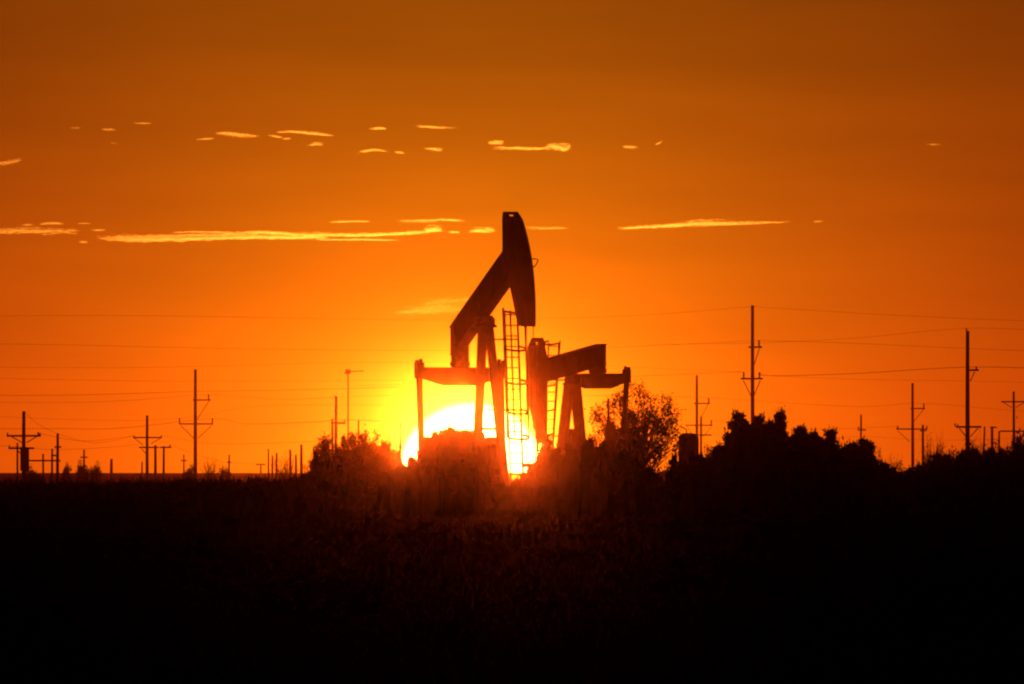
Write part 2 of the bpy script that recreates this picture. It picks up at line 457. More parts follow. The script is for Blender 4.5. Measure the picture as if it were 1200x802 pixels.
# ------------------------------------------------------------------ utility poles
ins_mb = MB(); ins_mb.lathe([(.03, 0), (.05, .05), (.05, .08), (.035, .1), (.06, .14), (.06, .17), (.03, .2)], n=8)
INS = ins_mb.mesh('insulator', M_porc)


def pole(px, top, dist, label, arms=(), braces=(), uprights=(), wpx=3.2, lean=0.0, name='utility_pole', cat='utility pole', group=None, extra=None, boxes=()):
    m = K * dist
    x = (px - 600) * m
    gz = ground_z(x, dist)
    topz = EYE + (HORIZON - top) * m - gz
    root = empty(name, (x, dist, gz))
    tag(root, label, cat, group)
    X = lambda q: (q - px) * m
    Zp = lambda q: EYE + (HORIZON - q) * m - gz
    r = wpx * m / 2 * 1.12
    s = MB(); n = 7
    pts = []; rr = []
    for i in range(n):
        t = i / (n - 1)
        pts.append((lean * m * t + .012 * sin(3 * t + px), 0, -.4 + (topz + .4) * t)); rr.append(r * (1.15 - .35 * t))
    s.tube(pts, rr, 10); s.build('shaft', M_wood, root, smooth=False)
    for (y, x0, x1) in arms:
        a = MB(); a.box(((X(x0) + X(x1)) / 2, -r * .8 - .07, Zp(y)), (X(x1) - X(x0), .13, max(.14, 1.5 * m))); a.build('crossarm', M_wood, root, .01)
    for (xa, ya, xb, yb) in braces:
        a = MB(); a.bar((X(xa), -r * .8 - .03, Zp(ya)), (X(xb), -r * .8 - .03, Zp(yb)), .07, max(.07, 1.0 * m), (0, 1, 0)); a.build('brace', M_steel, root)
    for (xu, y0, y1, w) in uprights:
        a = MB(); z0, z1 = Zp(y0), Zp(y1); q = w * m / 2; k = max(2, int((z1 - z0) / .16))
        prof = []
        for i in range(k):
            b0 = (z1 - z0) * i / k; b1 = (z1 - z0) * (i + .5) / k
            prof += [(q * .62, b0), (q, b0 + .01), (q, b1), (q * .62, b1 + .01)]
        prof.append((q * .4, z1 - z0))
        a.lathe(prof, (X(xu), -r * .8 - .07, z0), 8); a.build('insulator', M_porc, root)
    for (bx0, bx1, by0, by1) in boxes:
        a = MB(); rad = (X(bx1) - X(bx0)) / 2; z0, z1 = Zp(by1), Zp(by0)
        a.lathe([(rad * .9, 0), (rad, .05), (rad, z1 - z0 - .1), (rad * .8, z1 - z0 - .02), (rad * .3, z1 - z0)], ((X(bx0) + X(bx1)) / 2, -r - rad, z0), 14)
        a.build('transformer', M_tank, root)
    if extra: extra(root, X, Zp, m)
    return root


pole(882, 358, 1000, 'tallest wooden power pole on the right, rising out of the junipers', arms=[(407, 877, 893), (444, 868, 894)],
     braces=[(890, 408, 884, 427), (871, 446, 880.5, 465), (891, 446, 883, 465)], uprights=[(889.5, 407, 398.5, 2.4), (871.5, 443, 436, 2.4), (890, 443, 436, 2.4)], wpx=4.0)
pole(229, 433, 1350, 'tall power pole with two crossarms standing alone on the left', arms=[(469, 226, 247), (497, 210, 250)],
     braces=[(245, 470, 231, 492), (212, 499, 227, 514), (248, 499, 232, 514)], uprights=[(244.5, 468, 462, 2), (210.5, 497, 490, 2), (249, 497, 490, 2)], wpx=3.6)
pole(816.5, 440, 1490, 'power pole with a one-sided upper arm right of the leafy tree', arms=[(473, 813, 832), (498.5, 803, 835)],
     braces=[(830, 474, 821, 490), (834, 500, 824, 512), (805, 500, 814, 514)], uprights=[(830.5, 473, 466.5, 2.2), (833.5, 498, 492, 2)], wpx=3.0)
pole(821.5, 488, 1490.0, 'short stout pole close against the one-armed pole by the leafy tree', arms=[(510, 815, 834)], wpx=2.6)
pole(1069.5, 449, 1600, 'power pole with a raised one-sided arm above the bare bush on the right', arms=[(479, 1067, 1084), (503, 1050, 1087)],
     braces=[(1083, 479, 1071, 494), (1052, 505, 1066, 518)], uprights=[(1082.5, 479, 473, 2), (1052, 503, 499, 2), (1086, 503, 499, 2)], wpx=3.0)
pole(1081.5, 498, 1600, 'short pole beside the bare bush on the right', wpx=2.8, arms=[(505, 1078, 1086)])
pole(1134, 388, 900, 'thick dark power pole with a short bracket, near the right edge', arms=[(434, 1134, 1147), (500.5, 1120, 1150)],
     braces=[(1142, 436, 1137, 447), (1124, 502, 1132, 512), (1146, 502, 1137, 512)], uprights=[(1132.5, 388, 384.5, 2), (1144, 433, 429.5, 2.4), (1119, 500, 496, 1.8), (1122, 500, 497, 1.8)], wpx=4.6)
pole(1188, 459, 1250, 'small double-armed power pole at the far right edge', arms=[(471, 1173, 1203), (505.5, 1172, 1200)],
     braces=[(1176, 472, 1186, 478), (1200, 472, 1190, 478)], wpx=2.8)
pole(1162.5, 500, 1250, 'stubby pole between the two armed poles at the right edge', wpx=3.2, arms=[(501, 1160, 1168)])
pole(1171, 505, 1280, 'thin stub pole just left of the far right edge pole', wpx=2.2)
pole(1151, 500, 1100, 'leaning stick beside the thick pole near the right edge', wpx=2.0, lean=3.0)
pole(1009, 486, 1900, 'small far pole above the lower junipers', arms=[(504, 1005, 1015)], uprights=[(1006, 504, 500, 1.6)], wpx=2.2)
pole(857.5, 513, 1500, 'tiny pole with a low crossbar at the foot of the junipers', arms=[(520, 842, 859)], wpx=2.4)
pole(755.5, 494, 900, 'pole standing inside the leafy tree, right of the pumpjacks', arms=[(518, 748, 764)], wpx=3.0)
pole(28, 482, 880, 'power pole with a transformer and two wide crossarms at the left edge', arms=[(511, 8, 48), (525.5, 10, 40)],
     braces=[(14, 512, 26, 519), (43, 512, 31, 519), (20, 527, 27, 535)], uprights=[(9, 510, 507, 2), (45, 510, 506.5, 2.6), (47, 510, 507.5, 2), (11, 525, 522, 1.8)], boxes=[(24, 34.5, 524, 552)], wpx=4.2)
pole(20.5, 519, 1100, 'slim pole just left of the transformer pole', wpx=2.2)
pole(67.5, 508, 1050, 'stub pole to the right of the transformer pole', arms=[(524, 64, 72)], wpx=3.2)
pole(61, 526, 1050, 'short post left of the stub pole near the left edge', wpx=2.4, arms=[(534, 60, 66)])
pole(50.5, 532, 1060, 'lowest post under the long low bar near the left edge', arms=[(540, 33, 71)], wpx=2.2)
pole(172.5, 487, 1200, 'bare power pole with two wide arms, left of the alone standing tall one', arms=[(513, 156, 190), (524.5, 163, 186)],
     braces=[(158, 514, 168, 522), (188, 514, 177, 520), (166, 526, 171, 532)], uprights=[(157, 513, 510, 1.6), (189, 513, 510, 1.6)], wpx=3.2)
pole(182, 522, 1210, 'short pole carrying the right half of a low crossarm', arms=[(524.5, 187, 201)], wpx=3.0)
pole(192, 523, 1212, 'outer short pole under the end of the low crossarm', wpx=2.6, uprights=[(199, 524, 521, 1.8)])
pole(98.5, 527, 1700, 'tiny far pole with a small cross among the left bushes', arms=[(536, 94, 103)], wpx=2.2)
pole(130.5, 538, 1700, 'tiny far stub on the left skyline, right of the small cross', wpx=3.2)
pole(166.5, 541, 1800, 'tiny stub on the skyline left of the two-armed pole', wpx=1.8)
pole(215.5, 533, 1900, 'faint small pole just left of the alone standing tall pole', arms=[(540, 212, 219)], wpx=1.6)
pole(268.5, 533, 1800, 'thin small pole right of the alone standing tall pole', arms=[(542, 266, 271)], wpx=2.0)
pole(305.7, 543.5, 2000, 'tiny T-shaped pole on the open left skyline', arms=[(544.5, 300, 311)], wpx=1.8)
for (px_, tp_, w_, lb_) in ((314.6, 526, 1.7, 'thinnest stick post at the left end of the stick row'), (319, 534, 2.0, 'second stick post from the left in the stick row'),
                           (323.5, 531, 2.2, 'third stick post from the left in the stick row'), (340.3, 527, 2.8, 'thick stick post in the middle of the stick row'),
                           (347, 533, 2.4, 'short stick post between two thicker ones in the stick row'), (353, 521, 3.2, 'tallest and thickest post at the right end of the stick row')):
    pole(px_, tp_, 1000, lb_, wpx=w_, name='wooden_post', cat='post', group='row of stick posts left of the bushy mesquites', lean=rng.uniform(-1.2, 1.2))
pole(393.7, 464.5, 950, 'power pole growing out of the leafy mesquite left of the sun', arms=[(496, 388, 405)], uprights=[(404, 496, 491.5, 1.8), (392, 465, 462.5, 1.4)], wpx=3.2)
pole(389.3, 491, 950, 'short pole touching the pole in the mesquite left of the sun', wpx=2.6)
pole(420, 493, 1050, 'pointed stub pole in the mesquites left of the sun', wpx=2.4)
pole(469, 495, 900, 'plain post at the left edge of the setting sun', wpx=2.2, name='wooden_post', cat='post')


def mast_extra(root, X, Zp, m):
    a = MB(); a.box((0, 0, Zp(435.5)), (.55, .4, .5)); a.build('lamp_housing', M_tank, root, .04)
    a = MB(); a.tube([(0, 0, Zp(435.5)), (X(426), 0, Zp(435))], .06, 6); a.build('arm', M_steel, root)
    a = MB(); a.tube([(X(403), 0, Zp(436.5)), (X(406), 0, Zp(439))], .05, 6); a.build('bracket', M_steel, root)


pole(407.8, 434, 1300, 'thin tall mast with one arm pointing right, left of the pumpjacks', wpx=1.7, name='mast', cat='mast', extra=mast_extra)

# ------------------------------------------------------------------ oilfield equipment
def vessel(x0, x1, top, dist, label):
    m = K * dist; px = (x0 + x1) / 2; x = (px - 600) * m; gz = ground_z(x, dist); r = (x1 - x0) * m / 2
    H = EYE + (HORIZON - top) * m - gz
    root = empty('vertical_tank', (x, dist, gz)); tag(root, label, 'tank')
    b = MB(); b.lathe([(r * .98, .3), (r, .34), (r, H - r * .5), (r * .93, H - r * .28), (r * .72, H - r * .1), (r * .4, H - r * .02), (.05, H)], n=28); b.build('shell', M_tank, root, smooth=True)
    b = MB(); b.lathe([(r * .9, -.3), (r * .9, .3)], n=24); b.build('skirt', M_tank, root)
    b = MB(); b.tube([(-.2 * r, 0, H - .05), (-.2 * r, 0, H + .18), (-.9 * r, 0, H + .42)], .035, 6); b.build('vent_pipe', M_steel, root)
    b = MB(); b.box((.1, -r - .06, H * .55), (.5, .16, .5)); b.build('manway', M_steel, root, .03)
    return root


vessel(795, 819, 507.5, 700, 'dark vertical tank with a domed top beside the leafy tree')
m_ = K * 548; x_ = (715 - 600) * m_; gz_ = ground_z(x_, 548)
cab = empty('control_cabinet', (x_, 548, gz_)); tag(cab, 'equipment cabinet with a thin upright stack, right of the lowered pumpjack', 'cabinet')
zt = EYE + (HORIZON - 495) * m_ - gz_
b = MB(); b.prism([(-.24, .2), (.24, .2), (.26, zt - .25), (.16, zt), (-.16, zt), (-.26, zt - .25)], -.35, .35); b.build('housing', M_tank, cab, .03)
b = MB(); b.tube([((713 - 715) * m_, 0, zt - .1), ((713 - 715) * m_, 0, EYE + (HORIZON - 467) * m_ - gz_)], .055, 10); b.build('stack', M_rust, cab)
b = MB(); b.box((0, -.365, zt * .55), (.36, .03, zt * .5)); b.build('door', M_steel, cab, .01)
for s in (-1, 1):
    b = MB(); b.box((s * .19, 0, .05), (.08, .6, .3)); b.build('leg', M_steel, cab)

# ------------------------------------------------------------------ power lines
def catrom(p, n):
    out = []
    for i in range(len(p) - 1):
        p0, p1, p2, p3 = p[max(i - 1, 0)], p[i], p[i + 1], p[min(i + 2, len(p) - 1)]
        for k in range(n):
            t = k / n
            out.append(.5 * ((2 * p1) + (p2 - p0) * t + (2 * p0 - 5 * p1 + 4 * p2 - p3) * t * t + (3 * p1 - p0 - 3 * p2 + p3) * t ** 3))
    out.append(p[-1])
    return out


def wire(pts, label, d=1000, r=.016):
    P_ = [W(p[0], p[1], p[2] if len(p) > 2 else d) for p in pts]
    o0 = P_[0].copy()
    t = MB(); t.tube([q - o0 for q in catrom(P_, 14)], r * .82, 5)
    o = t.build('power_line', M_wire); o.location = o0
    tag(o, label, 'power line', 'power lines strung across the sky')


wire([(-160, 372), (150, 370), (480, 375), (720, 371), (882, 359.5)], 'highest thin power line on the left, ending at the tallest pole', r=.011)
wire([(882, 359.5), (1040, 369), (1200, 376), (1380, 378)], 'power line running right from the top of the tallest pole', r=.012)
wire([(-160, 402), (60, 404), (260, 408.5), (520, 411), (700, 408), (889.5, 399)], 'second highest thin power line, crossing behind the walking beams', r=.012)
wire([(889.5, 399), (1000, 402.5), (1200, 411), (1380, 412)], 'power line from the upper arm of the tallest pole to the right edge', r=.013)
wire([(760, 404), (889, 402), (1000, 396.5), (1132.5, 385, 900), (1240, 389, 850)], 'power line dipping left from the top of the thick right pole', r=.011)
wire([(-160, 429), (150, 431), (420, 425), (640, 427), (871.5, 436)], 'faint power line just above the equalizer of the tall pumpjack', r=.010)
wire([(420, 452), (640, 447), (760, 440.5), (871.5, 436)], 'power line reaching the lower left arm end of the tallest pole', r=.015)
wire([(890, 437), (905, 440.5), (1000, 438), (1132, 430.5, 900), (1240, 433, 850)], 'thickest power line sagging between the tallest pole and the thick right pole', r=.022)
wire([(890, 440), (1000, 444.5), (1144, 447), (1300, 451)], 'faint power line sagging under the thick one on the right', r=.010)
wire([(560, 465), (700, 464), (830.5, 466.5, 1490), (1000, 476.5, 1550), (1082.5, 473, 1600), (1200, 482, 1650), (1320, 486, 1650)], 'power line over the junipers joining the one-sided arms on the right', r=.017)
wire([(833.5, 492.5, 1490), (940, 503, 1550), (1052, 500, 1600)], 'low power line sagging behind the junipers', r=.016)
wire([(835, 510, 1500), (940, 516, 1700), (1009, 512, 1900), (1100, 516, 1900), (1250, 512, 1900)], 'lowest faint power line over the right bushes', r=.018)
wire([(-160, 462, 1300), (60, 463.5, 1300), (229, 459, 1350), (330, 457.5, 1330), (480, 453.5, 1300), (600, 451, 1300)], 'power line passing just above the upper arm of the alone standing pole', r=.022)
wire([(-160, 440, 1200), (120, 446, 1200), (300, 447, 1200), (500, 445.5, 1200), (600, 444, 1200)], 'faint power line over the top of the alone standing pole', r=.013)
wire([(-160, 470, 1300), (100, 471.5, 1300), (244.5, 463, 1350), (330, 468, 1330), (440, 464, 1300), (560, 463, 1300)], 'power line tied to the one-sided arm of the alone standing pole', r=.015)
wire([(-160, 481, 1300), (90, 492, 1300), (210.5, 490.5, 1350), (300, 476, 1340), (420, 475, 1300), (560, 476, 1300)], 'faint crossing power line left of the mast', r=.012)
wire([(-160, 503, 1200), (60, 502.5, 1250), (140, 502, 1300), (249, 491, 1350), (290, 497, 1300), (370, 494.5, 1100), (404, 492, 950), (500, 496, 950), (620, 498, 950)], 'dark sagging power line into the pole in the mesquite', r=.022)
wire([(28, 482.5, 880), (55, 503, 880), (110, 519, 1000), (157, 511, 1200)], 'power line sloping down from the top of the transformer pole', r=.012)
wire([(47, 508.5, 880), (100, 517, 1050), (157, 511, 1200)], 'slack power line from the transformer pole arm to the two-armed pole', r=.014)
wire([(-120, 520, 880), (11, 523, 880), (60, 527, 1000), (120, 525, 1100), (163, 521, 1200)], 'lowest power line behind the transformer pole', r=.013)
wire([(189, 510.5, 1200), (249, 520, 1180), (330, 519, 1100), (389, 516, 950)], 'low power line from the two-armed pole toward the mesquite', r=.015)
wire([(199, 521.5, 1212), (260, 541, 1300), (305, 542.5, 1700)], 'lowest slack power line on the left skyline', r=.016)

# ------------------------------------------------------------------ vegetation
def leafy(seed, clusters, per, size, jit, cz, rz_, n0=3, low=0.0, twig=.5):
    """unit-high plant: clusters of leaves spread through an uneven crown, each on its own bent limb"""
    rg = random.Random(seed)
    st, c = MB(), MB()
    mains = []
    for i in range(n0):
        a = 2 * pi * i / n0 + rg.uniform(-.5, .5); r_ = rg.uniform(.06, .2)
        p = [Vector((cos(a) * .012, sin(a) * .012, -.03)), Vector((cos(a) * r_ * .35, sin(a) * r_ * .35, .22)), Vector((cos(a) * r_, sin(a) * r_, .5)), Vector((cos(a) * r_ * 1.5, sin(a) * r_ * 1.5, .8))]
        p = catrom(p, 4); st.tube(p, [.019 * (1 - .8 * k / (len(p) - 1)) for k in range(len(p))], 5); mains.append(p)
    done = 0
    while done < clusters:
        q = Vector((rg.uniform(-1, 1), rg.uniform(-1, 1), rg.uniform(-1, 1)))
        if q.length > 1: continue
        lump = .86 + .3 * noise.noise(q * 1.7 + Vector((seed, 0, 0)))
        q = Vector((q.x * .5 * lump, q.y * .5 * lump, cz + q.z * rz_ * lump))
        if q.z < low or q.z > 1.0 or noise.noise(q * 6 + Vector((0, seed, 0))) < -.3: continue
        done += 1
        mn = rg.choice(mains); b0 = mn[min(len(mn) - 1, max(1, int(q.z * .62 * len(mn))))]
        mid = b0.lerp(q, .5) + Vector((rg.gauss(0, .02), rg.gauss(0, .02), rg.gauss(.02, .02)))
        st.tube([b0, mid, q], [.007, .0045, .002], 4, cap=False)
        for k in range(2):
            tp = q + Vector((rg.gauss(0, jit), rg.gauss(0, jit), rg.gauss(jit * .6, jit))) * twig * 2
            st.tube([q, tp], [.002, .001], 3, cap=False)
        for k in range(per):
            p = q + Vector((rg.gauss(0, jit), rg.gauss(0, jit), rg.gauss(0, jit)))
            if p.z < .01: p.z = rg.uniform(.01, .1)
            u = Vector((rg.gauss(0, 1), rg.gauss(0, 1), rg.gauss(0, 1))).normalized(); w_ = u.cross(Vector((rg.gauss(0, 1), rg.gauss(0, 1), rg.gauss(0, 1)))).normalized()
            s = size * rg.uniform(.5, 1.35)
            c.add([p - u * s, p + w_ * s * .45, p + u * s, p - w_ * s * .45], [(0, 1, 2, 3)])
    return st.mesh('stem', M_bark), c


def dense(seed, leaves, size, upright):
    """dense evergreen clump of many rounded lobes"""
    rg = random.Random(seed)
    lobes = []
    for k in range(64):
        t = rg.random() ** (.9 if upright else .75)
        wmax = (.34 * (1 - t) ** .55 + .03) if upright else .36 * sqrt(max(0.03, 1 - t ** 4))
        a = rg.uniform(0, 2 * pi); rr = wmax * sqrt(rg.random())
        r_ = rg.uniform(.07, .16) * (1 - .3 * t)
        lobes.append((Vector((rr * cos(a), rr * sin(a), max(r_ * .9, t * .93))), r_, rg.uniform(.38, .62)))
    c = MB()
    for i in range(leaves):
        o_, r_, st_ = rg.choice(lobes)
        d = Vector((rg.gauss(0, 1), rg.gauss(0, 1), rg.gauss(0, 1))).normalized() * r_ * (rg.random() ** .4 + abs(rg.gauss(0, .26)))
        p = o_ + Vector((d.x, d.y, d.z * st_))
        if p.z < 0: p.z = rg.uniform(0, .05)
        u = Vector((rg.gauss(0, .9), rg.gauss(0, .9), rg.gauss(.3, .45))); w_ = u.cross(Vector((rg.gauss(0, 1), rg.gauss(0, 1), .1))).normalized()
        s = size * rg.uniform(.5, 1.3)
        c.add([p - u * s, p + w_ * s * .5, p + u * s, p - w_ * s * .5], [(0, 1, 2, 3)])
    for i in range(210):                                   # sprigs reaching out of the lobes
        o_, r_, st_ = rg.choice(lobes)
        d = Vector((rg.gauss(0, 1), rg.gauss(0, 1), rg.gauss(.5, .8))).normalized()
        L_ = rg.uniform(.03, .11)
        for k in range(9):
            f_ = k / 8
            p = o_ + Vector((d.x, d.y, d.z * st_)) * r_ * .9 + Vector((d.x, d.y, d.z * .6 + .25)) * L_ * f_ + Vector((rg.gauss(0, 1), rg.gauss(0, 1), rg.gauss(0, .6))) * .016 * (1.1 - f_)
            if p.z < 0: continue
            u = Vector((d.x + rg.gauss(0, .5), d.y + rg.gauss(0, .5), d.z * .5 + rg.gauss(0, .3))); w_ = u.cross(Vector((rg.gauss(0, 1), rg.gauss(0, 1), rg.gauss(0, 1)))).normalized()
            s = size * rg.uniform(.5, 1.0)
            c.add([p - u * s, p + w_ * s * .5, p + u * s, p - w_ * s * .5], [(0, 1, 2, 3)])
    if not upright:                                         # solid core added inside the shrub to block sun through leaf gaps
        k_ = len(c.v)
        c.lathe([(.36, -.02), (.39, .2), (.37, .42), (.30, .62), (.18, .76), (.04, .82)], (0, 0, 0), 14)
        for i_ in range(k_, len(c.v)):
            v_ = Vector(c.v[i_]); c.v[i_] = tuple(v_ + Vector((rg.gauss(0, 1), rg.gauss(0, 1), rg.gauss(0, .8))) * .035)
    for o_, r_, st_ in lobes:
        k_ = len(c.v); q_ = r_ * .62
        c.lathe([(q_ * .35, -q_ * st_ * .9), (q_ * .85, -q_ * st_ * .4), (q_, q_ * st_ * .1), (q_ * .7, q_ * st_ * .65), (q_ * .2, q_ * st_ * .95)], o_, 7)
        for i_ in range(k_, len(c.v)):
            v_ = Vector(c.v[i_]); c.v[i_] = tuple(v_ + Vector((rg.gauss(0, 1), rg.gauss(0, 1), rg.gauss(0, 1))) * q_ * .12)
    st = MB()
    for o_, r_, h_ in lobes[:9]: st.tube([(0, 0, -.03), Vector((o_.x * .4, o_.y * .4, o_.z * .5)), o_], [.03, .02, .006], 5)
    return st.mesh('stem', M_bark), c


KINDS = {}
for nm, gen, mt in (
        ('mesquite', [leafy(s_, 110, 75, .024, .042, .54, .52, 4, .04) for s_ in (1, 2, 3)], M_leaf),
        ('shrub', [leafy(s_, 80, 50, .034, .06, .45, .6, 5) for s_ in (21, 22, 23)], M_leaf),
        ('bare', [leafy(s_, 70, 3, .012, .03, .6, .45, 5, .15, 1.2) for s_ in (41, 42)], M_leaf),
        ('juniper', [dense(s_, 7500, .026, True) for s_ in (61, 62, 63, 64)], M_juniper),
        ('low', [dense(s_, 7500, .026, False) for s_ in (71, 72, 73)], M_juniper)):
    KINDS[nm] = [(st, c.mesh('crown', mt)) for st, c in gen]


def plant(kind, px, top, half, dist, label, group=None, name=None, cat=None, seed=None):
    m = K * dist; x = (px - 600) * m; gz = ground_z(x, dist)
    h = max(.3, EYE + (HORIZON - top) * m - gz)
    rg = random.Random(seed if seed is not None else int(px * 7 + top))
    st, cr = rg.choice(KINDS[kind])
    nmm = name or {'mesquite': 'mesquite_tree', 'shrub': 'shrub', 'bare': 'bare_bush', 'juniper': 'juniper_tree', 'low': 'low_shrub'}[kind]
    root = empty(nmm, (x, dist, gz - .02), rg.uniform(0, 2 * pi)); tag(root, label, cat or ('tree' if 'tree' in nmm else 'shrub'), group)
    w = 2 * half * m
    for nm_, me in (('stem', st), ('crown', cr)):
        q = link_mesh(nm_, me, root); q.scale = (w, w, h / 1.0)
    return root


# leafy tree behind the lowered pumpjack, built full size
tst, tcr = leafy(12, 230, 46, .0125, .027, .54, .5, 4, .06)
tst, tcr = tst, tcr.mesh('crown', M_leaf)
m_ = K * 640; x_ = (746 - 600) * m_
tr = empty('leafy_tree', (x_, 640, ground_z(x_, 640)), 1.0); tag(tr, 'sparse leafy tree with sky showing through, right of the lowered pumpjack', 'tree')
for nm_, me in (('trunk', tst), ('crown', tcr)):
    q = link_mesh(nm_, me, tr); q.scale = (132 * m_, 132 * m_, EYE + (553 - 453) * m_)

for a in ((866, 480, 17, 500, 'broad juniper at the foot of the tallest power pole'),
          (889, 484, 15, 505, 'juniper just right of the tallest power pole'),
          (915, 474, 12, 495, 'tallest pointed juniper on the right'),
          (903, 490, 13, 500, 'small juniper filling in left of the pointed one'),
          (938, 497, 17, 490, 'rounded juniper right of the pointed one'),
          (956, 502, 14, 500, 'low juniper in the middle of the right clump'),
          (972, 499, 14, 485, 'bushy juniper with a notched top in the right clump'),
          (997, 515, 17, 495, 'flat-topped juniper under the small far pole'),
          (1013, 512, 15, 480, 'last juniper at the right end of the clump'),
          (845, 519, 17, 520, 'low juniper left of the tallest power pole')):
    plant('juniper' if a[0] in (915, 972) else 'low', a[0], a[1], a[2] * 1.6, a[3], a[4], group='junipers on the right skyline', name='juniper_tree', cat='tree')
for a in ((388, 510, 26, 560, 'mesquite under the power pole left of the sun'), (412, 512, 26, 545, 'mesquite at the foot of the thin mast'),
          (436, 507, 27, 560, 'largest mesquite left of the sun'), (377, 516, 20, 555, 'leftmost mesquite, beside the tall end post of the stick row'), (424, 509, 24, 565, 'mesquite around the pointed stub pole'), (457, 513, 21, 550, 'mesquite nearest to the left edge of the sun')):
    plant('mesquite', *a, group='mesquites left of the sun')
for a in ((336, 527, 26, 900, 'bare twiggy bush among the stick posts'), (1092, 504, 26, 800, 'bare twiggy bush below the raised-arm pole on the right'), (247, 533, 17, 1100, 'bare bush at the foot of the alone standing pole'),
          (1146, 505, 22, 700, 'bare bush beside the thick right pole'), (784, 528, 16, 600, 'bare bush beneath the leafy tree'), (1046, 530, 18, 780, 'small bare bush in the right skyline dip')):
    plant('bare', *a)
for a in ((222, 544, 9, 1000, 'round bush left of the alone standing pole foot'), (97, 540, 10, 1100, 'small round bush under the tiny cross pole'), (78, 543, 8, 1000, 'small bush right of the stub pole at left'),
          (112, 541, 8, 1100, 'dark little bush right of the tiny cross pole'), (38, 546, 12, 900, 'little bush beside the transformer pole'), (264, 546, 9, 1050, 'low bush right of the alone standing pole'),
          (1029, 528, 9, 470, 'small shrub where the junipers drop to the dip'), (1110, 524, 20, 620, 'shrub left of the thick right pole'), (1134, 519, 20, 600, 'shrub at the foot of the thick right pole'),
          (1160, 518, 20, 590, 'shrub under the stubby right poles'), (1184, 513, 18, 580, 'shrub below the far right edge pole'), (1204, 504, 20, 575, 'tallest shrub cut by the right edge of the picture'),
          (835, 526, 15, 560, 'shrub between the domed tank and the junipers'), (735, 522, 20, 430, 'shrub left in front of the leafy tree')):
    plant('shrub', *a)
# dark brush at the foot of the pumping units
brush = [(526, 499, 28), (501, 510, 16), (510, 505, 17), (545, 503, 19), (562, 521, 8), (614, 550, 14), (630, 533, 15), (643, 513, 14), (880, 497, 30), (905, 502, 26), (930, 506, 28), (958, 510, 26), (980, 514, 24), (483, 533, 16), (505, 520, 16), (522, 506, 24), (545, 515, 15), (571, 541, 6), (553, 553, 18), (586, 563, 18), (606, 557, 13), (622, 540, 12), (637, 524, 16), (652, 520, 18), (668, 514, 18), (690, 512, 18), (705, 512, 17), (722, 518, 17), (742, 532, 18),
         (760, 546, 18), (778, 552, 18), (800, 536, 18), (790, 530, 12), (824, 524, 13), (812, 528, 14), (822, 530, 16), (848, 527, 18), (470, 538, 16), (446, 530, 22), (420, 528, 24), (395, 530, 22), (372, 540, 18), (356, 548, 16), (600, 569, 20), (565, 565, 20),
         (655, 533, 20), (690, 528, 20), (722, 536, 18), (535, 532, 22), (510, 538, 22)]
for i, (px_, tp_, hf_) in enumerate(brush):
    plant('low' if i % 3 or 470 < px_ < 680 else 'shrub', px_, tp_ + rng.uniform(-2, 2), hf_, rng.uniform(450, 464) if 490 < px_ < 650 else rng.uniform(400, 450), 'dark shrub in the black brush at the foot of the pumpjacks', group='brush at the foot of the pumpjacks', name='brush_shrub', seed=i)
for i in range(34):
    px_ = 868 + i * 10.5
    base = 527 if px_ < 1022 else (541 if px_ < 1085 else 530 - (px_ - 1085) * .12)
    plant('low' if i % 3 else 'shrub', px_, base + rng.uniform(-2, 5), rng.uniform(14, 20), rng.uniform(400, 470), 'dark shrub in the black brush line under the junipers', group='brush under the right skyline', name='brush_shrub', seed=100 + i)
for i in range(70):
    px_ = rng.uniform(-60, 1260); d_ = rng.uniform(110, 380)
    gz_ = ground_z((px_ - 600) * K * d_, d_); h_ = rng.uniform(.35, .95)
    tp_ = HORIZON - (gz_ + h_ - EYE) / (K * d_)
    if tp_ < 562 or 420 < px_ < 770: continue
    plant('low' if i % 2 else 'shrub', px_, tp_, rng.uniform(.3, .8) / (K * d_), d_, 'low dark shrub scattered in the black foreground field', group='shrubs in the foreground field', name='field_shrub', seed=300 + i)

# dry grass
gm = MB()
for i in range(26000):
    d_ = 55 + 560 * rng.random() ** 1.4
    half_w = (700 * K) * d_ + 6
    x_ = rng.uniform(-half_w, half_w); z_ = ground_z(x_, d_) - .02
    n_ = noise.noise(Vector((x_ / 7, d_ / 16, 1.3)))
    h_ = rng.uniform(.10, .26) * (1 + .9 * max(0, n_))
    for k in range(4):
        a = rng.uniform(0, pi); w_ = rng.uniform(.006, .016) * (1 + d_ / 200)
        bx, by = x_ + rng.gauss(0, .1), d_ + rng.gauss(0, .1)
        lx, ly = rng.gauss(0, .1), rng.gauss(0, .1)
        dx, dy = cos(a) * w_, sin(a) * w_
        gm.add([(bx - dx, by - dy, z_), (bx + dx, by + dy, z_), (bx + lx, by + ly, z_ + h_ * rng.uniform(.6, 1.2))], [(0, 1, 2)])
go = gm.build('dry_grass', M_grass)
tag(go, 'short dry grass covering the dark field', 'grass', kind='stuff')

